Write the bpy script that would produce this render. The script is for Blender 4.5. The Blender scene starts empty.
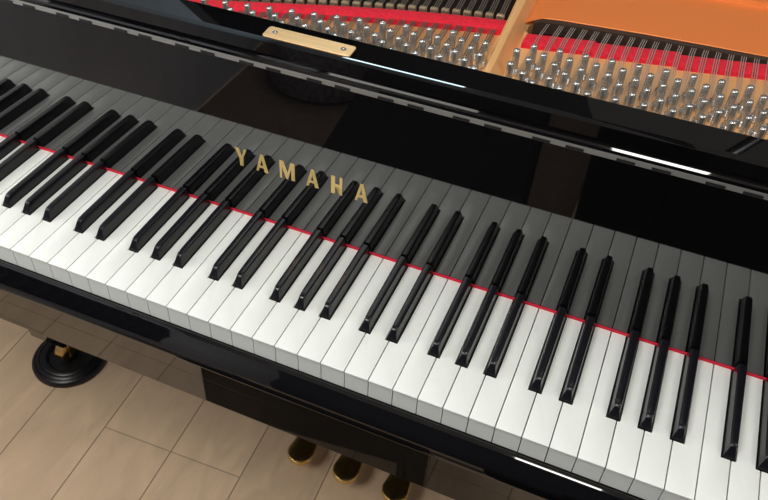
import bpy, bmesh, math, random
from mathutils import Vector, Matrix
random.seed(4)
S = bpy.context.scene
COL = S.collection
FLOOR = -720.0                       # floor height in mm below the white key tops


def W(x, y, z):
    """millimetres from the keyboard centre (white key tops = 0) -> metres above the floor"""
    return Vector((x / 1000.0, y / 1000.0, (z - FLOOR) / 1000.0))


# ------------------------------------------------------------------ camera
cam_d = bpy.data.cameras.new('camera')
cam = bpy.data.objects.new('camera', cam_d)
COL.objects.link(cam)
RIGHT = Vector((0.91622855, 0.39976475, 0.02670932))
DOWN = Vector((0.29233443, -0.62144239, -0.72687684))
FWD = Vector((-0.27398144, 0.67379337, -0.68624826))
R3 = Matrix((RIGHT, -DOWN, -FWD)).transposed()
cam.matrix_world = Matrix.Translation(W(296.31, -408.48, 572.02)) @ R3.to_4x4()
cam_d.sensor_fit = 'HORIZONTAL'
cam_d.sensor_width = 36.0
cam_d.lens = 798.74 * 36.0 / 768.0
cam_d.shift_x = (384 - 361.40) / 768.0
cam_d.shift_y = (249.31 - 250) / 768.0
cam_d.clip_start = 0.02
cam_d.clip_end = 50
S.camera = cam

# ------------------------------------------------------------------ world, lamps, exposure
wd = bpy.data.worlds.new('world')
S.world = wd
wd.use_nodes = True
wd.node_tree.nodes['Background'].inputs[0].default_value = (0.8, 0.9, 1.0, 1)
wd.node_tree.nodes['Background'].inputs[1].default_value = 0.3


def area(name, loc, target, sx, sy, power, col):
    d = bpy.data.lights.new(name, 'AREA')
    d.shape = 'RECTANGLE'
    d.size = sx
    d.size_y = sy
    d.energy = power
    d.color = col
    o = bpy.data.objects.new(name, d)
    COL.objects.link(o)
    o.location = W(*loc)
    dr = W(*target) - W(*loc)
    o.rotation_euler = dr.to_track_quat('-Z', 'Y').to_euler()
    return o


area('ceiling_lamp_and_fill', (375, -500, 1765), (375, -499.9, 0), 0.26, 0.9, 20, (1.0, 0.97, 0.93))
area('ceiling_lamp_and_fill', (-560, -1250, 1765), (-560, -1249.9, 0), 0.6, 1.2, 62, (1.0, 0.97, 0.92))  # added fill to brighten the floor and key fronts
area('linear_lamp', (-460, 1480, 1765), (-460, 1479, 0), 0.42, 0.6, 19.0, (0.72, 0.95, 1.0))
area('ceiling_lamp_and_fill', (1500, 300, 1765), (1500, 300.1, 0), 0.6, 0.9, 24, (1.0, 0.95, 0.88))  # added fill for the right-hand keys
area('window_daylight', (-950, -200, 360), (0, -200, -50), 0.62, 0.62, 12, (1.0, 0.97, 0.93))

vs = S.view_settings
vs.view_transform = 'Standard'
vs.look = 'None'
vs.gamma = 1.0
vs.exposure = -1.0
vs.use_curve_mapping = False


# ------------------------------------------------------------------ materials
def mat(name, col, rough=0.5, metal=0.0, ior=1.5, coat=0.0, bump=None, vary=None):
    m = bpy.data.materials.new(name)
    m.use_nodes = True
    nt = m.node_tree
    b = nt.nodes['Principled BSDF']
    b.inputs['Base Color'].default_value = (*col, 1)
    b.inputs['Roughness'].default_value = rough
    b.inputs['Metallic'].default_value = metal
    b.inputs['IOR'].default_value = ior
    b.inputs['Coat Weight'].default_value = coat
    if vary:
        sc, amt, det = vary
        tc = nt.nodes.new('ShaderNodeTexCoord')
        mp = nt.nodes.new('ShaderNodeMapping')
        mp.inputs['Scale'].default_value = sc
        nz = nt.nodes.new('ShaderNodeTexNoise')
        nz.inputs['Scale'].default_value = 1.0
        nz.inputs['Detail'].default_value = det
        rp = nt.nodes.new('ShaderNodeMapRange')
        rp.inputs[1].default_value = 0.3
        rp.inputs[2].default_value = 0.7
        rp.inputs[3].default_value = 1 - amt
        rp.inputs[4].default_value = 1 + amt
        mx = nt.nodes.new('ShaderNodeVectorMath')
        mx.operation = 'SCALE'
        mx.inputs[0].default_value = col
        nt.links.new(tc.outputs['Object'], mp.inputs[0])
        nt.links.new(mp.outputs[0], nz.inputs['Vector'])
        nt.links.new(nz.outputs['Fac'], rp.inputs[0])
        nt.links.new(rp.outputs[0], mx.inputs['Scale'])
        nt.links.new(mx.outputs[0], b.inputs['Base Color'])
    if bump:
        sc, st, dist = bump
        tc = nt.nodes.new('ShaderNodeTexCoord')
        nz = nt.nodes.new('ShaderNodeTexNoise')
        nz.inputs['Scale'].default_value = sc
        nz.inputs['Detail'].default_value = 4
        bp = nt.nodes.new('ShaderNodeBump')
        bp.inputs['Strength'].default_value = st
        bp.inputs['Distance'].default_value = dist
        nt.links.new(tc.outputs['Object'], nz.inputs['Vector'])
        nt.links.new(nz.outputs['Fac'], bp.inputs['Height'])
        nt.links.new(bp.outputs['Normal'], b.inputs['Normal'])
    return m


def floor_material():
    m = bpy.data.materials.new('floor_tiles')
    m.use_nodes = True
    nt = m.node_tree
    N, L = nt.nodes, nt.links
    b = N['Principled BSDF']
    tc = N.new('ShaderNodeTexCoord')
    mp = N.new('ShaderNodeMapping')
    mp.vector_type = 'POINT'
    mp.inputs['Rotation'].default_value = (0, 0, math.radians(-2.5))
    L.new(tc.outputs['Object'], mp.inputs[0])
    sp = N.new('ShaderNodeSeparateXYZ')
    L.new(mp.outputs[0], sp.inputs[0])

    def M(op, a, bb=None, c=None):
        n = N.new('ShaderNodeMath')
        n.operation = op
        for i, v in enumerate((a, bb, c)):
            if v is None:
                continue
            if isinstance(v, (int, float)):
                n.inputs[i].default_value = v
            else:
                L.new(v, n.inputs[i])
        return n.outputs[0]

    # rotated frame: floor point (-462.5, 206) mm is a tile corner
    th = math.radians(-2.5)
    cx, cy = -0.4625, 0.2058
    u0 = math.cos(th) * cx - math.sin(th) * cy
    v0 = math.sin(th) * cx + math.cos(th) * cy
    U = M('SUBTRACT', sp.outputs['X'], u0)
    V = M('SUBTRACT', sp.outputs['Y'], v0)
    col = M('FLOOR', M('DIVIDE', U, 0.2846))
    odd = M('MODULO', M('ABSOLUTE', col), 2.0)
    Vs = M('ADD', V, M('MULTIPLY', odd, 0.2846))
    du = M('PINGPONG', U, 0.0711)
    dv = M('PINGPONG', Vs, 0.2846)
    lu = N.new('ShaderNodeMapRange')
    lu.inputs[1].default_value = 0.0007
    lu.inputs[2].default_value = 0.0016
    L.new(du, lu.inputs[0])
    lv = N.new('ShaderNodeMapRange')
    lv.inputs[1].default_value = 0.0007
    lv.inputs[2].default_value = 0.0018
    L.new(dv, lv.inputs[0])
    line = M('MULTIPLY', lu.outputs[0], M('ADD', M('MULTIPLY', lv.outputs[0], 0.6), 0.4))
    # per-tile tone + soft stone clouding
    cell = N.new('ShaderNodeCombineXYZ')
    L.new(M('FLOOR', M('DIVIDE', U, 0.1423)), cell.inputs[0])
    L.new(M('FLOOR', M('DIVIDE', Vs, 0.5692)), cell.inputs[1])
    wn = N.new('ShaderNodeTexWhiteNoise')
    wn.noise_dimensions = '2D'
    L.new(cell.outputs[0], wn.inputs['Vector'])
    mp2 = N.new('ShaderNodeMapping')
    mp2.inputs['Scale'].default_value = (9, 3.2, 1)
    L.new(mp.outputs[0], mp2.inputs[0])
    nz = N.new('ShaderNodeTexNoise')
    nz.inputs['Scale'].default_value = 2.2
    nz.inputs['Detail'].default_value = 5
    nz.inputs['Distortion'].default_value = 1.2
    L.new(mp2.outputs[0], nz.inputs['Vector'])
    tone = M('ADD', M('MULTIPLY', wn.outputs['Value'], 0.14),
             M('ADD', M('MULTIPLY', M('SUBTRACT', nz.outputs['Fac'], 0.5), 0.5), 0.93))
    sc = N.new('ShaderNodeVectorMath')
    sc.operation = 'SCALE'
    sc.inputs[0].default_value = (0.72, 0.53, 0.355)
    L.new(tone, sc.inputs['Scale'])
    mix = N.new('ShaderNodeMix')
    mix.data_type = 'RGBA'
    mix.inputs[6].default_value = (0.30, 0.21, 0.14, 1)
    L.new(line, mix.inputs[0])
    L.new(sc.outputs[0], mix.inputs[7])
    L.new(mix.outputs[2], b.inputs['Base Color'])
    b.inputs['Roughness'].default_value = 0.38
    bp = N.new('ShaderNodeBump')
    bp.inputs['Strength'].default_value = 0.4
    bp.inputs['Distance'].default_value = 0.001
    L.new(line, bp.inputs['Height'])
    L.new(bp.outputs['Normal'], b.inputs['Normal'])
    return m


BLACK = mat('black_polyester', (0.003, 0.003, 0.0036), 0.025, ior=1.85)
EBONY = mat('black_key', (0.006, 0.006, 0.009), 0.24, ior=1.45)
IVORY = mat('white_key', (0.81, 0.85, 0.82), 0.28, ior=1.45)
RED = mat('red_felt', (0.72, 0.012, 0.035), 0.95, bump=(900, 0.6, 0.001), vary=((260, 260, 260), 0.18, 3))
NAMEFELT = mat('red_name_felt', (0.70, 0.014, 0.045), 0.95)
GOLD = mat('gold_letter', (0.83, 0.60, 0.24), 0.32, metal=0.75)
BRASS = mat('brass', (0.72, 0.50, 0.19), 0.24, metal=1.0)
PLATEBRASS = mat('brushed_brass', (0.86, 0.54, 0.27), 0.42, metal=0.65, vary=((15, 700, 40), 0.10, 2))
GILT = mat('pale_gold', (0.92, 0.52, 0.22), 0.40, metal=0.25, bump=(500, 0.12, 0.001))  # paler than the panel's gold; the strut's lit tone is in this colour
IRON = mat('gold_painted_iron', (0.95, 0.27, 0.065), 0.42, metal=0.2, bump=(500, 0.12, 0.001))
NICKEL = mat('nickel', (0.60, 0.59, 0.57), 0.27, metal=0.9)
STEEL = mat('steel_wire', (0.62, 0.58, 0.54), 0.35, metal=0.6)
STEELD = mat('dark_shaded_wire', (0.20, 0.175, 0.15), 0.4, metal=0.5)  # dark steel with the shadow among the left strings mixed into the colour
RIMBROWN = mat('dark_brown_strip', (0.045, 0.024, 0.014), 0.9)  # plain dark brown for the strip along the slot
HINGE = mat('hinge_nickel', (0.55, 0.55, 0.54), 0.35, metal=0.8)
DARKGAP = mat('dark_gap', (0.006, 0.006, 0.006), 0.6)  # near-black that stands for the darkness inside narrow gaps
AGRAFFE = mat('aged_brass', (0.42, 0.33, 0.21), 0.5, metal=0.5)
WOOD = mat('pale_wood', (0.50, 0.33, 0.18), 0.6, vary=((4, 40, 40), 0.2, 4))
DEEP = mat('shaded_wood', (0.016, 0.009, 0.006), 0.6, vary=((4, 40, 40), 0.2, 4))  # soundboard wood with its deep shade put into the colour
CUP = mat('black_plastic', (0.008, 0.008, 0.010), 0.33)
LEATHER = mat('black_leather', (0.006, 0.004, 0.005), 0.8, ior=1.25, bump=(600, 0.3, 0.001))
WEAVE = mat('grey_woven_fabric', (0.20, 0.18, 0.19), 0.9, vary=((90, 90, 90), 0.5, 1))
NAVY = mat('navy_reflection_wall', (0.022, 0.027, 0.04), 0.8, vary=((18, 18, 0.8), 0.1, 2))  # unseen front wall darkened to navy so the key slip reflects dark
WALL = mat('wall_paint', (0.60, 0.62, 0.68), 0.8, vary=((18, 18, 0.8), 0.06, 2))
CEIL = mat('ceiling_paint', (0.60, 0.59, 0.57), 0.9, vary=((6, 6, 6), 0.03, 2))


# ------------------------------------------------------------------ mesh helpers
class MB:
    def __init__(self):
        self.bm = bmesh.new()

    def v(self, x, y, z):
        return self.bm.verts.new((x, y, z))

    def loft(self, rings, cap=True, close=True, mi=0):
        R = [[self.v(*p) for p in r] for r in rings]
        n = len(R[0])
        fs = []
        for a, b in zip(R[:-1], R[1:]):
            for i in range(n if close else n - 1):
                j = (i + 1) % n
                fs.append(self.bm.faces.new((a[i], a[j], b[j], b[i])))
        if cap:
            fs.append(self.bm.faces.new(list(reversed(R[0]))))
            fs.append(self.bm.faces.new(R[-1]))
        for f in fs:
            f.material_index = mi
        return fs

    def box(self, x0, x1, y0, y1, z0, z1, mi=0):
        r = lambda z: [(x0, y0, z), (x1, y0, z), (x1, y1, z), (x0, y1, z)]
        return self.loft([r(z0), r(z1)], mi=mi)

    def prism(self, pts, z0, z1, mi=0):
        """plan polygon pushed from z0 up to z1"""
        return self.loft([[(x, y, z0) for x, y in pts], [(x, y, z1) for x, y in pts]], mi=mi)

    def extx(self, prof, x0, x1, mi=0):
        """(y,z) profile swept along x"""
        return self.loft([[(x0, y, z) for y, z in prof], [(x1, y, z) for y, z in prof]], mi=mi)

    def lathe(self, prof, cx, cy, n=32, mi=0):
        rings = []
        for r, z in prof:
            rings.append([(cx + r * math.cos(2 * math.pi * i / n), cy + r * math.sin(2 * math.pi * i / n), z)
                          for i in range(n)])
        return self.loft(rings, mi=mi)

    def tube(self, pts, r, n=6, mi=0):
        pts = [Vector(p) for p in pts]
        rings = []
        for i, p in enumerate(pts):
            t = (pts[min(i + 1, len(pts) - 1)] - pts[max(i - 1, 0)]).normalized()
            a = t.cross(Vector((0, 0, 1)))
            a = a.normalized() if a.length > 1e-4 else Vector((1, 0, 0))
            b = t.cross(a).normalized()
            rings.append([tuple(p + r * (math.cos(2 * math.pi * k / n) * a + math.sin(2 * math.pi * k / n) * b))
                          for k in range(n)])
        return self.loft(rings, mi=mi)

    def bevel(self, w, seg=2, ang=30):
        bmesh.ops.recalc_face_normals(self.bm, faces=self.bm.faces)
        es = [e for e in self.bm.edges if len(e.link_faces) == 2 and e.calc_face_angle(0) > math.radians(ang)]
        bmesh.ops.bevel(self.bm, geom=es, offset=w, segments=seg, affect='EDGES', profile=0.5, clamp_overlap=True)

    def mesh(self, name, mats, smooth=None, origin=None):
        """origin given (mm): vertices are already local to it"""
        bm = self.bm
        bmesh.ops.recalc_face_normals(bm, faces=bm.faces)
        me = bpy.data.meshes.new(name)
        off = Vector((0, 0, 0)) if origin is not None else Vector((0, 0, -FLOOR))
        for v in bm.verts:
            v.co = (v.co + off) / 1000.0
        bm.to_mesh(me)
        bm.free()
        for m in (mats if isinstance(mats, (list, tuple)) else [mats]):
            me.materials.append(m)
        if smooth is not None:
            for p in me.polygons:
                p.use_smooth = True
            me.set_sharp_from_angle(angle=math.radians(smooth))
        return me


def put(name, me, parent=None, loc=None, **props):
    o = bpy.data.objects.new(name, me)
    COL.objects.link(o)
    if parent is not None:
        o.parent = parent
    if loc is not None:
        o.location = loc
    for k, v in props.items():
        o[k] = v
    return o


def thing(name, label, cat, loc=(0, 0, 0), group=None):
    o = bpy.data.objects.new(name, None)
    o.empty_display_size = 0.1
    COL.objects.link(o)
    o.location = loc
    o['label'] = label
    o['category'] = cat
    if group:
        o['group'] = group
    return o


# ------------------------------------------------------------------ the room
X0, X1, Y0, Y1, ZC = -900, 3200, -2800, 3200, 1780


def struct(name, m, box):
    b = MB()
    b.box(*box)
    return put(name, b.mesh(name, m), kind='structure')


struct('floor', floor_material(), (X0 - 100, X1 + 100, Y0 - 100, Y1 + 100, FLOOR - 100, FLOOR))
struct('ceiling', CEIL, (X0 - 100, X1 + 100, Y0 - 100, Y1 + 100, ZC, ZC + 100))
b = MB()
WY0, WY1, WZ0, WZ1 = -520, 120, 40, 680
for bx in ((Y0, WY0, FLOOR, ZC), (WY1, Y1, FLOOR, ZC), (WY0, WY1, FLOOR, WZ0), (WY0, WY1, WZ1, ZC)):
    b.box(X0 - 60, X0, *bx)
put('wall_left', b.mesh('wall_left', WALL), kind='structure')
b = MB()
for bx in ((WY0, WY0 + 50, WZ0, WZ1), (WY1 - 50, WY1, WZ0, WZ1), (WY0, WY1, WZ0, WZ0 + 50), (WY0, WY1, WZ1 - 50, WZ1)):
    b.box(X0 - 45, X0 - 5, *bx)
put('window_1', b.mesh('window_1', CEIL), kind='structure')
struct('wall_right', WALL, (X1, X1 + 100, Y0, Y1, FLOOR, ZC))
struct('wall_front', NAVY, (X0 - 100, X1 + 100, Y0 - 100, Y0, FLOOR, ZC))
struct('wall_back', WALL, (X0 - 100, X1 + 100, Y1, Y1 + 100, FLOOR, ZC))

# ------------------------------------------------------------------ the piano
piano = thing('grand_piano', 'black polished grand piano with white and black keys, gold lettering and gilt iron frame',
              'piano')


def part(name, b, m, smooth=None, parent=None, **props):
    return put(name, b.mesh(name, m, smooth), parent or piano, **props)


def arc(cy, cz, r, a0, a1, n=6):
    return [(cy + r * math.cos(math.radians(a0 + (a1 - a0) * i / n)),
             cz + r * math.sin(math.radians(a0 + (a1 - a0) * i / n))) for i in range(n + 1)]


# key bed: the polished board under the keys, with a fine groove along its face
b = MB()
b.extx([(-17, -48), (-17, -69.0), (-17.1, -69.1), (-17.1, -105.9), (-17.0, -106),
        (560, -106), (560, -48)], -744, 744)
part('key_bed', b, BLACK)
# key slip: rounded strip in front of the keys
b = MB()
prof = [(-3.6, -48), (-3.6, -20.6), (-4.4, -20.0), (-7.0, -20.5), (-8.5, -21.15), (-9.0, -22.0), (-13.0, -27.4), (-17.2, -33.5), (-20.2, -40.0)] + arc(-17.8, -44.6, 3.0, 175, 270, 5)
b.extx(prof, -625, 625)
part('key_slip', b, BLACK, 20)
# wooden frame carrying the keys, coloured black for the dark gap there
b = MB()
b.box(-620, 620, 4, 300, -48, -25.5)
part('key_frame', b, DARKGAP)
# cheek blocks at both ends of the keyboard, and the arms of the case
for s in (-1, 1):
    b = MB()
    b.box(*sorted((s * 613, s * 690)), -2, 150, -48, 26)
    b.bevel(3, 2)
    part('cheek_block', b, BLACK, 40)

# ---- keys
PITCH = 23.5
# whites counted from the left, 0 = A; boundary 26 (E|F) is the middle of the keyboard
NAMES = 'ABCDEFG'
BOFF = {'C': -2.0, 'D': 2.0, 'F': -3.4, 'G': 0.0, 'A': 3.4}
blacks = {}                              # white index -> centre x of the black key to its right
for i in range(51):
    nm = NAMES[i % 7]
    if nm in BOFF:
        blacks[i] = (i + 1 - 26) * PITCH + BOFF[nm]
HB = 5.3
CUT = HB + 0.9
wk_cache = {}


def white_mesh(i):
    x0 = (i - 26) * PITCH
    nm = NAMES[i % 7]
    lcut = blacks.get(i - 1)
    rcut = blacks.get(i)
    key = (nm, lcut is None, rcut is None)
    if key in wk_cache:
        return wk_cache[key]
    g = 0.45
    a, c = g, PITCH - g
    pts = [(a, 0), (c, 0)]
    if rcut is not None:
        pts += [(c, 50.2), (rcut - x0 - CUT, 50.2), (rcut - x0 - CUT, 172)]
    else:
        pts += [(c, 172)]
    if lcut is not None:
        pts += [(lcut - x0 + CUT, 172), (lcut - x0 + CUT, 50.2), (a, 50.2)]
    else:
        pts += [(a, 172)]
    b = MB()
    # the key body, then the slightly overhanging top cover
    body = [(x, y if y > 0 else 1.5) for x, y in pts]
    b.prism(body, -25, -2.3)
    b2 = MB()
    b2.prism(pts, -2.3, 0)
    b2.bevel(0.45, 2, 60)
    me2 = bpy.data.meshes.new('t')
    b2.bm.to_mesh(me2)
    b2.bm.free()
    b.bm.from_mesh(me2)
    bpy.data.meshes.remove(me2)
    me = b.mesh('white_key', IVORY, 35, origin=1)
    wk_cache[key] = me
    return me


for i in range(52):
    put('white_key', white_mesh(i), piano, W((i - 26) * PITCH, 0, 0))


def black_mesh():
    b = MB()

    def ring(y, hb, ht, zt, rr):
        pts = [(-hb, y, -3)]
        pts += [(-hb + (hb - ht) * 0.15, y, min(0.6, zt * 0.4))]
        for k in range(5):
            a = math.radians(180 - 90 * k / 4)
            pts.append((-ht + rr + rr * math.cos(a), y, zt - rr + rr * math.sin(a)))
        return pts + [(-x, yy, z) for x, yy, z in reversed(pts)]
    rings = [ring(51.6, HB - 0.3, 4.7, 1.0, 0.5), ring(51.9, HB, 4.7, 1.5, 0.6), ring(55.2, HB, 2.9, 9.2, 0.9),
             ring(56.2, HB, 2.75, 10.5, 1.0), ring(57.6, HB, 2.9, 11.4, 1.1), ring(60, HB, 3.1, 11.9, 1.2),
             ring(66, HB, 3.4, 12.0, 1.2), ring(149.0, HB, 4.0, 12.4, 1.3)]
    b.loft(rings)
    return b.mesh('black_key', EBONY, 38, origin=1)


bk = black_mesh()
for i, xb in blacks.items():
    put('black_key', bk, piano, W(xb, 0, 0))

# ---- fallboard
TILT = math.tan(math.radians(0.64))
FY = lambda z: 150.7 + z * TILT
fall = MB()
fall.extx([(FY(3.2), 3.2), (FY(187), 187), (FY(187) + 9, 187), (FY(3.2) + 22, 3.2)], -612, 612)
fall = part('fallboard', fall, BLACK)
b = MB()
b.box(-612, 612, 149.9, 170, 0.25, 3.0)
part('name_felt', b, NAMEFELT, label='thin red felt strip along the foot of the fallboard')
# hinge: long nickel leaf with a pattern of dark knuckle slots
b = MB()
HY = FY(189) - 0.4
b.box(-612, 612, HY, HY + 6, 187.2, 192.3)
hp = 69.5
x = -612 + 5
h0 = 148.0
k0 = int((-600 - h0) // hp)
for k in range(k0, k0 + 18):
    for off in (0, 28.0):
        xa = h0 + k * hp + off
        if xa > -606 and xa + 15 < 606:
            b.box(xa, xa + 15, HY - 0.5, HY + 0.3, 187.0, 189.9, mi=1)
put('piano_hinge', b.mesh('piano_hinge', [HINGE, DARKGAP]), fall, label='long grey metal hinge')
# rounded lip over the hinge
b = MB()
LY = FY(192)
prof = [(LY - 0.2, 192.3), (LY + 0.3, 195.2), (LY + 1.2, 195.95), (LY + 2.1, 196.6), (LY + 5.4, 196.9), (LY + 5.4, 192.3)]
b.extx(prof, -612, 612)
put('hinged_lip', b.mesh('hinged_lip', BLACK, 15), fall)

# gold letters on the fallboard: Y A M A H A
LET = {
    'Y': [[(0, 21.5), (4.6, 21.5), (7.4, 12.6), (10.4, 21.5), (13.2, 21.5), (8.6, 9.0), (8.6, 0), (4.6, 0), (4.6, 9.0)]],
    'A': [[(0, 0), (2.6, 0), (4.0, 5.2), (8.2, 5.2), (9.4, 0), (14.0, 0), (8.8, 21.5), (5.6, 21.5)],
          ],
    'M': [[(0, 0), (2.6, 0), (2.6, 14.5), (7.2, 0), (9.2, 0), (13.0, 14.5), (13.0, 0), (17.0, 0), (17.0, 21.5), (12.4, 21.5),
           (9.0, 8.4), (4.6, 21.5), (0, 21.5)]],
    'H': [[(0, 0), (4.4, 0), (4.4, 9.0), (9.2, 9.0), (9.2, 0), (12.2, 0), (12.2, 21.5), (9.2, 21.5), (9.2, 12.2), (4.4, 12.2),
           (4.4, 21.5), (0, 21.5)]],
}


def letter(ch, x0, z0):
    bm = bmesh.new()
    pts = LET[ch][0]
    lo = [bm.verts.new((x0 + x, 0, z0 + z)) for x, z in pts]
    f = bm.faces.new(lo)
    if ch == 'A':                       # counter of the A: cut out as a bridge-free triangle by building strips
        bm.free()
        bm = bmesh.new()

        def quad(q):
            bm.faces.new([bm.verts.new((x0 + x, 0, z0 + z)) for x, z in q])
        quad([(0, 0), (2.7, 0), (7.5, 17.2), (5.6, 21.5)])
        quad([(9.6, 0), (14.0, 0), (8.9, 21.5), (5.6, 21.5), (7.0, 15.4)])
        quad([(4.0, 4.6), (8.9, 4.6), (8.2, 7.4), (4.8, 7.4)])
    bmesh.ops.triangulate(bm, faces=bm.faces)
    r = bmesh.ops.extrude_face_region(bm, geom=list(bm.faces))
    for v in [g for g in r['geom'] if isinstance(g, bmesh.types.BMVert)]:
        v.co.y -= 0.45
    bmesh.ops.recalc_face_normals(bm, faces=bm.faces)
    for v in bm.verts:
        v.co.y += FY(v.co.z) + 0.05
    m = MB()
    m.bm.free()
    m.bm = bm
    put('gold_letter', m.mesh('gold_letter', GOLD), fall, label='raised gold letter ' + ch)


for ch, lx in (('Y', -74.2), ('A', -50.6), ('M', -23.4), ('A', 6.4), ('H', 33.8), ('A', 59.6)):
    letter(ch, lx, 66.0)

# ---- stretcher (front rail over the tuning pins) with its brass plate
b = MB()
SY = 158.9
prof = [(SY, 168), (SY, 211.1), (SY + 3.6, 212.0), (SY + 5.6, 212.4)] + arc(193 - 0.8, 214 - 0.8, 0.8, 90, 0, 3) + [(193, 168)]
b.extx(prof, -690, 690)
part('stretcher', b, BLACK, 4)
b = MB()
pl = []
PX0, PX1, PY0, PY1, pr = -42.5, 45.0, 164.9, 181.9, 3.0
for cx, cy, a in ((PX1 - pr, PY0 + pr, -90), (PX1 - pr, PY1 - pr, 0), (PX0 + pr, PY1 - pr, 90), (PX0 + pr, PY0 + pr, 180)):
    for k in range(5):
        t = math.radians(a + 90 * k / 4)
        pl.append((cx + pr * math.cos(t), cy + pr * math.sin(t)))
ztop = lambda y: 212.4 + (y - 164.5) * 1.6 / 27.7
b.loft([[(x, y, ztop(y) - 0.05) for x, y in pl], [(x, y, ztop(y) + 1.1) for x, y in pl]])
b.bevel(0.25, 1, 60)
bp = part('brass_plate', b, PLATEBRASS, label='small brass plate with two screws on the black rail')
for sx in (PX0 + 9.5, PX1 - 9.5):
    b = MB()
    b.lathe([(2.6, 214.0), (2.6, 214.6), (1.8, 215.1), (0.5, 215.3)], sx, 173.4, 16)
    put('screw', b.mesh('screw', NICKEL, 50), bp)

# ---- iron frame with pin field, strut, slot and capo panel
ZP = 172.0


def yup(x):      # rear edge of the red felt on the left side
    return 325.0 + 0.335 * x - 0.00045 * x * x if x > -60 else 303.3 + 0.389 * (x + 60)


def ylow(x):
    return yup(x) - 24.0


b = MB()
LX = [-690, -500, -350, -240, -160, -100, -50, 0, 50, 100, 138]
pts = [(-690, 188), (138, 188)] + [(x, max(yup(x) + 10, 215)) for x in reversed(LX)]
b.prism(pts, ZP - 12, ZP)
b.prism([(138, 188), (690, 188), (690, 416), (395, 387), (320, 376.5), (250, 365), (168, 352), (158, 360),
         (159.5, 374), (166, 381), (168, 620), (138, 620)], ZP - 12, ZP)
iron = part('iron_frame', b, GILT, 40, label='gilt iron frame')
# the broad capo panel behind the slot
b = MB()
front = [(164, 377), (170, 384), (190, 388.5), (270, 397.5), (330, 402), (400, 406.5), (690, 424)]
zt = lambda y: ZP + 6 + (y - 380) * 0.02
slot_front = front
front = [(150.5, 352), (157, 368)] + front
ring_lo = [(x, y + 14, ZP - 6) for x, y in front]
ring_a = [(x, y + 0.3, ZP + 5.2) for x, y in front]
ring_b = [(x, y + 0.9, ZP + 6) for x, y in front]
ring_c = [(x, 512 + (x - 322) * 0.066, ZP + 6) for x, y in front]
ring_d = [(x, 514 + (x - 322) * 0.066, ZP + 11) for x, y in front]
ring_e = [(x, 524 + (x - 322) * 0.066, ZP + 11) for x, y in front]
ring_f = [(x, 526 + (x - 322) * 0.066, ZP - 14) for x, y in front]
b.loft([ring_lo, ring_a, ring_b, ring_c, ring_d, ring_e, ring_f], cap=False, close=False)
part('capo_panel', b, IRON, 30, label='broad orange gilt panel behind the string slot')
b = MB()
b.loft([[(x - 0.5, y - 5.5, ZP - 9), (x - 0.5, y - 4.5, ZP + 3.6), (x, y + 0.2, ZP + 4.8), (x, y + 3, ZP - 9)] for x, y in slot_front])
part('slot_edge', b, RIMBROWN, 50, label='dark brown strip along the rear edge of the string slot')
# raised strut between the sections
b = MB()
st = []
for y, xl, xr, z in ((188, 149.5, 157.5, ZP + 12), (255, 147.0, 155.0, ZP + 15), (318, 143.8, 152.0, ZP + 18), (410, 138.0, 149, ZP + 22),
                     (620, 124, 136, ZP + 26)):
    st.append([(xl - 5, y, ZP - 2), (xl - 0.6, y, z - 2.5), (xl + 0.8, y, z - 0.6), (xl + 2.2, y, z), (xr - 2.2, y, z),
               (xr - 0.8, y, z - 0.6), (xr + 0.6, y, z - 3), (xr + 9, y, ZP - 2)])
b.loft(st)
part('frame_strut', b, GILT, 35)

# felts
b = MB()
FX = [-330, -240, -160, -110, -70, -35, 0, 35, 70, 105, 139.5]
rg = []
for x in FX:
    rg.append([(x, ylow(x), ZP), (x, ylow(x) + 1, ZP + 5.6), (x, ylow(x) + 3, ZP + 7.0), (x, yup(x) - 3, ZP + 7.0),
               (x, yup(x) - 1, ZP + 5.6), (x, yup(x), ZP)])
b.loft(rg)
part('string_felt', b, RED, 40, label='red felt strip under the strings')


def yfr(x):      # right felt: three stepped lengths
    base = 350.0 + (x - 165) * 0.262
    return base


for xa, xb2, d in ((163.5, 231, 0.0), (231.2, 313, -3.5), (313.2, 460, -9.0)):
    b = MB()
    rg = []
    for k in range(9):
        x = xa + (xb2 - xa) * k / 8
        # the felt swells a little between each group of strings
        yr = 349.8 + (x - 165) * 0.235 + d
        yl = yr - 26.5
        rg.append([(x, yl, ZP), (x, yl + 1, ZP + 3.6), (x, yl + 3, ZP + 4.6), (x, yr - 3, ZP + 4.6), (x, yr - 1, ZP + 3.6),
                   (x, yr, ZP)])
    b.loft(rg)
    part('string_felt', b, RED, 40, label='red felt strip under the strings')

# soundboard deep below the strings
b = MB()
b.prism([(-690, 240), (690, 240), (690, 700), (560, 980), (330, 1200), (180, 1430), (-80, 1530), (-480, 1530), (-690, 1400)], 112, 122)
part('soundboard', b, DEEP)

# ---- tuning pins and strings
ZT = 200.0


def pin_mesh():
    b = MB()
    n = 12
    prof = [(3.5, ZP - 2), (3.5, ZP + 3.0)]
    for k in range(4):                   # coil of wire
        z = ZP + 3.0 + k * 1.25
        prof += [(4.0, z + 0.1), (4.75, z + 0.6), (4.0, z + 1.15)]
    prof += [(3.5, ZP + 8.2), (3.45, ZP + 14), (3.3, ZT - 1.4), (2.7, ZT - 0.4), (1.2, ZT + 0.1)]
    b.lathe([(r, z - ZP) for r, z in prof], 0, 0, n)
    return b.mesh('tuning_pin', NICKEL, 45, origin=1)


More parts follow.
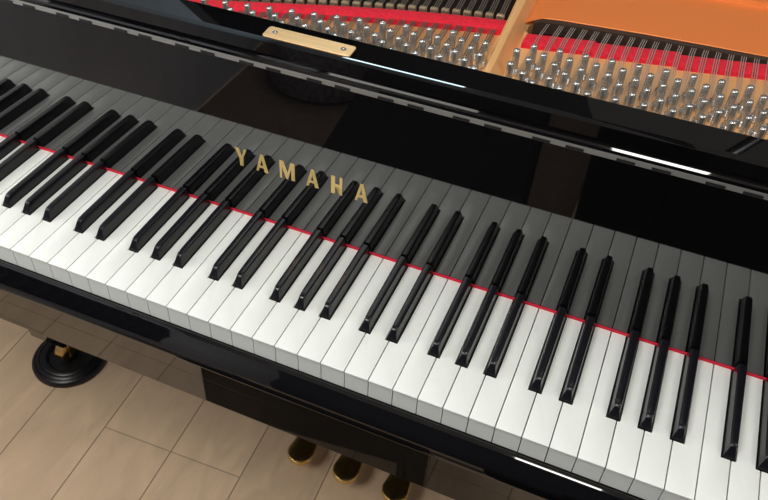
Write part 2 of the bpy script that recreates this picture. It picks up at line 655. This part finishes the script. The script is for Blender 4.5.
pm = pin_mesh()
pins = []
wires = []
for k in range(-1, 24):                  # treble side: three pins one behind the other per note
    x = 183.4 + 12.08 * k
    y = (284.0 if k % 2 == 0 else 270.8) + 0.076 * (x - 183.4)
    if k == -1:
        x, y = 170.6, 268.8
    rows = 3
    for r in range(rows):
        px, py = x + 1.25 * r, y - 26.0 * r
        if k == -1 and r == 2:
            continue
        pins.append((px, py))
        xe = x + 4.6 + 2.1 * r
        yb = 404 + (xe - 330) * 0.1
        wires.append((0, [(px + 3.6, py, ZP + 5.5), (x + 4.4 + 2.0 * r + (3 - r) * 0.0, y + 8, ZP + 5.4),
                          (xe, 340 + (xe - 165) * 0.235, ZP + 5.2), (xe + 1.5, yb + 6, ZP + 0.5)]))
NP_R = len(pins)
for j in range(0, 15):                   # middle section: diagonal sets of three
    bx, by = 127.9 - 22.62 * j, 280.2 - 4.45 * j
    k = 0
    for ox, oy in ((0, 0), (12.2, -11.0), (25.0, -21.0), (13.6, -34.2), (26.6, -44.6), (39.0, -55.0)):
        x, y = bx + ox, by + oy
        k += 1
        if (j == 0 and k in (3, 5, 6)) or y < 206 or x > 146:
            continue
        pins.append((x, y))
# left wires: triplets every 11.6 mm
for u in range(0, 26):
    x = 129.5 - 11.31 * u
    yl = ylow(x)
    for q in range(3):
        xo = x + (q - 1) * 2.3
        wires.append((1, [(xo + 3.0, max(yl - 48 - (12 if u % 2 else 0), 197), ZP + 5.4), (xo, yl + 5, ZP + 5.3), (xo - 0.4, yl + 24, ZP + 5.2),
                          (xo - 0.8, yl + 40, ZP + 7), (xo - 26, yl + 330, ZP + 3)]))

pins_v = [p for p in pins if -150 < p[0] < 420]
vis = sorted(pins, key=lambda p: (p[0] > 400) + (p[1] < 214) + (p[0] < -140))
ind, rest = vis[:100], vis[100:]
for px, py in ind:
    put('tuning_pin', pm, piano, W(px, py, ZP))
mb = MB()
for px, py in rest:
    t = bpy.data.meshes.new('t')
    n0 = len(mb.bm.verts)
    mb.bm.from_mesh(pm)
    mb.bm.verts.ensure_lookup_table()
    for v in mb.bm.verts[n0:]:
        v.co = v.co * 1000.0 + Vector((px, py, ZP))
    bpy.data.meshes.remove(t)
if rest:
    put('tuning_pins', mb.mesh('tuning_pins', NICKEL, 45), piano, kind='stuff')

wr = sorted(wires, key=lambda w: (w[1][0][0] < -60) + (w[1][0][0] > 395) + (w[0] == 1) * 0.3)
for kind, pts in wr[:100]:
    mb = MB()
    mb.tube(pts, 0.75 if kind else 0.45, 6)
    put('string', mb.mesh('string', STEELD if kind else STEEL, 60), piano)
mb = MB()
for kind, pts in wr[100:]:
    mb.tube(pts, 0.75 if kind else 0.45, 5)
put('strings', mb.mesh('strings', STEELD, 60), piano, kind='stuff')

# agraffes behind the left felt
for u in range(0, 27):
    x = 129.5 - 11.31 * u - 1.0
    y = yup(x) + 8.0
    b = MB()
    b.box(x - 4.2, x + 4.2, y - 2.6, y + 2.6, ZP - 1, ZP + 7.8)
    b.bevel(1.2, 2)
    part('agraffe', b, AGRAFFE, 45)

# ---- case: rim, lid, prop, legs, lyre, pedals
outer = [(-745, 150), (-745, 1420), (-700, 1520), (-560, 1580), (-120, 1580), (110, 1510), (280, 1330), (420, 1120), (600, 930),
         (710, 760), (745, 560), (745, 150)]


def inset(pts, d):
    out = []
    cx, cy = 0, 620
    for x, y in pts:
        v = Vector((x - cx, y - cy))
        v *= (v.length - d) / v.length
        out.append((cx + v.x, cy + v.y))
    return out


inner = [(-692, 150), (-692, 1400), (-660, 1470), (-550, 1528), (-130, 1528), (80, 1470), (240, 1295), (380, 1085), (560, 895),
         (660, 740), (692, 560), (692, 150)]
for s in (-1, 1):                       # arms of the case beside the keys, sweeping down to the front
    b = MB()
    prof = [(-16, -47.5), (-16, 26), (112, 26), (120, 34), (136, 205), (149.5, 215), (149.5, -47.5)]
    b.extx(prof, *sorted((s * 691, s * 744)))
    part('arm', b, BLACK, 15)
b = MB()
z0, z1 = -47.5, 226
rings = [[b.v(x, y, z) for x, y in outer] for z in (z0, z1)] + [[b.v(x, y, z) for x, y in inner] for z in (z1, z0)]
n = len(outer)
for a, c in ((0, 1), (1, 2), (2, 3), (3, 0)):
    for i in range(n - 1):
        b.bm.faces.new((rings[a][i], rings[a][i + 1], rings[c][i + 1], rings[c][i]))
for i in (0, n - 1):
    b.bm.faces.new([r[i] for r in rings])
part('rim', b, BLACK)
b = MB()
ca, sa = math.cos(math.radians(38)), math.sin(math.radians(38))
lid = [(600, 560), (0, 560), (0, 1420), (45, 1530), (190, 1595), (640, 1595), (870, 1525), (1040, 1345), (1180, 1135), (1360, 945), (1470, 770),
       (1480, 700), (820, 700)]
b.loft([[(-752 + u * ca - h * sa, y, 232 + u * sa + h * ca) for u, y in lid] for h in (0, 20)])
part('lid', b, BLACK)
b = MB()
pu = 1250
b.tube([(700, 700, 224), (-752 + pu * ca, 730, 234 + pu * sa)], 9, 10)
part('lid_prop', b, BLACK, 50)

for lx, ly in ((-622, 310), (622, 310), (-340, 1400)):
    b = MB()
    r = lambda h, z: [(lx - h, ly - h, z), (lx + h, ly - h, z), (lx + h, ly + h, z), (lx - h, ly + h, z)]
    b.loft([r(36, -628), r(40, -620), r(58, -180), r(64, -170), r(64, -106)])
    b.bevel(4, 2)
    lg = part('leg', b, BLACK, 40)
    b = MB()                             # brass caster: fork and wheel
    ring = []
    for x in (-11, -9, 9, 11):
        rr = 23 if abs(x) > 10 else 26
        ring.append([(lx + x, ly + rr * math.cos(2 * math.pi * k / 24), -683 + rr * math.sin(2 * math.pi * k / 24)) for k in range(24)])
    b.loft(ring)
    b.box(lx - 18, lx - 13, ly - 11, ly + 11, -690, -632)
    b.box(lx + 13, lx + 18, ly - 11, ly + 11, -690, -632)
    b.box(lx - 18, lx + 18, ly - 14, ly + 14, -640, -626)
    b.lathe([(5, -640), (7, -634)], lx, ly, 12)
    put('caster', b.mesh('caster', BRASS, 40), lg, label='brass caster')

b = MB()
b.box(-150, 158, 345, 470, -690, -590)
b.bevel(6, 2)
for x in (-60, 68):
    b.lathe([(20, -592), (14, -560), (22, -420), (16, -250), (22, -150), (24, -106)], x, 410, 20)
part('pedal_lyre', b, BLACK, 40)
for px in (-85.5, 3.0, 95.5):
    b = MB()
    halfw = []
    for k in range(25):                  # rounded tip, narrowing towards the lyre
        t = (k / 24) ** 1.8
        y = 256 + 112 * t
        if t < 0.22:
            w = 24 * math.sqrt(max(0.0, 1 - (1 - t / 0.22) ** 2))
        else:
            w = 24 - 11 * ((t - 0.22) / 0.78) ** 0.9
        halfw.append((y, max(w, 1.5)))
    rings = []
    for y, w in halfw:
        d = 6.5
        e = min(3.2, w * 0.6)
        rings.append([(px - w + e * 0.3, y, -660 - 12), (px - w, y, -668), (px - w, y, -663.5), (px - w + e * 0.4, y, -661), (px - w + e, y, -660),
                      (px, y, -659.5), (px + w - e, y, -660), (px + w - e * 0.4, y, -661), (px + w, y, -663.5), (px + w, y, -668),
                      (px + w - e * 0.3, y, -660 - 12)])
    b.loft(rings)
    part('pedal', b, BRASS, 50, label='brass pedal')

# ------------------------------------------------------------------ things on the floor
def cup(lx, ly, label):
    b = MB()
    b.lathe([(70, 0), (73.5, 3), (73.5, 9), (71, 13), (67, 15), (65.5, 14.2), (64, 15.8), (60, 18.2), (57.5, 18.6), (56, 17.6), (54, 19.2),
             (48, 20.5), (44, 20), (41, 15), (38, 11.0), (20, 11.0), (3, 11.0)], 0, 0, 56)
    return put('caster_cup', b.mesh('caster_cup', CUP, 35, origin=1), None, W(lx, ly, FLOOR), label=label, category='caster cup',
               group='caster cups under the piano legs')


cup(-624, 310, 'round black ringed caster cup on the tiled floor under the left front piano leg')
cup(622, 310, 'round black ringed caster cup under the right front piano leg, hidden by the keyboard')
cup(-340, 1400, 'round black ringed caster cup under the rear piano leg')

bench = thing('piano_bench', 'low black piano bench with a leather seat standing in front of the keyboard', 'bench', W(-24, -440, FLOOR))
bench.rotation_euler = (0, 0, math.radians(-6))


def bpart(name, b, m, sm=40):
    o = put(name, b.mesh(name, m, sm), bench)
    o.location = -W(4, -440, FLOOR)
    return o


b = MB()
b.box(-186, 180, -590, -215, -290, -240)
b.bevel(14, 4)
bpart('seat', b, LEATHER)
b = MB()
b.box(-178, 166, -584, -221, -448, -288)  # apron made deep to reflect dark where the floor below is in shadow
bpart('bench_frame', b, BLACK)
for x in (-178, 122):
    for y in (-582, -264):
        b = MB()
        b.loft([[(x + 4, y + 4, -720), (x + 40, y + 4, -720), (x + 40, y + 40, -720), (x + 4, y + 40, -720)],
                [(x, y, -448), (x + 44, y, -448), (x + 44, y + 43, -448), (x, y + 43, -448)]])
        bpart('leg', b, BLACK)

b = MB()
b.lathe([(120, 0), (168, 12), (182, 90), (180, 170), (160, 235), (110, 262), (20, 268)], 0, 0, 40)
put('pouf', b.mesh('pouf', WEAVE, 60, origin=1), None, W(-640, -1260, FLOOR + 9), label='round grey woven pouf on the floor behind the bench',
    category='pouf')

reflection_sofa = thing('reflection_sofa', 'long black leather sofa added behind the bench for a dark reflection, in place of a person', 'reflection_sofa', W(900, -1000, FLOOR))  # unseen stand-in for a dark-clothed person, added to darken the fallboard reflection
for nm, bx in (('seat', (385, 1415, -1330, -640, -640, -330)), ('added_backrest', (385, 1415, -1480, -1300, -640, 60)),  # seat and back of the added stand-in sofa
               ('armrest', (225, 383, -1480, -640, -640, -170)), ('armrest', (1417, 1528, -1480, -640, -640, -170)),
               ('plinth', (240, 1510, -1460, -660, -720, -640))):
    b = MB()
    b.box(*bx)
    b.bevel(30 if nm != 'plinth' else 4, 4)
    o = put(nm, b.mesh(nm, LEATHER, 40), reflection_sofa)
    o.location = -reflection_sofa.location

SHADERUG = mat('brown_shadow_rug', (0.11, 0.075, 0.055), 0.95, bump=(700, 0.5, 0.002), vary=((60, 60, 60), 0.25, 3))
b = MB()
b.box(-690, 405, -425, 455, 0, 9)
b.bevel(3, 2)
put('shadow_rug', b.mesh('shadow_rug', SHADERUG, 50, origin=1), None, W(-200, -1235, FLOOR), label='dark brown rug added over bare floor to stand for a shadow there',  # unseen dark sheet added where bare floor lies in shadow
    category='shadow_rug')

ADDEDCURT = mat('added_navy_cloth', (0.016, 0.022, 0.042), 0.9, vary=((40, 40, 40), 0.15, 2))
b = MB()
fold = [(-868 + 16 * math.sin(k * 0.9), -1560 + k * 10.4) for k in range(98)]
b.loft([[(x, y, z) for x, y in fold] + [(x + 3, y, z) for x, y in reversed(fold)] for z in (-180, 1330)])
cur = put('added_curtain', b.mesh('added_curtain', ADDEDCURT, 60), label='navy curtain put beside the window to darken the key slip reflection', category='added_curtain')  # unseen navy cloth added so the key slip mirrors something dark
b = MB()
b.tube([(-868, -1600, 1338), (-868, 160, 1338)], 9, 10)
for y in (-1590, 150):
    b.box(X0, -864, y - 6, y + 6, 1332, 1344)
put('added_curtain_rod', b.mesh('added_curtain_rod', NICKEL, 40), cur)
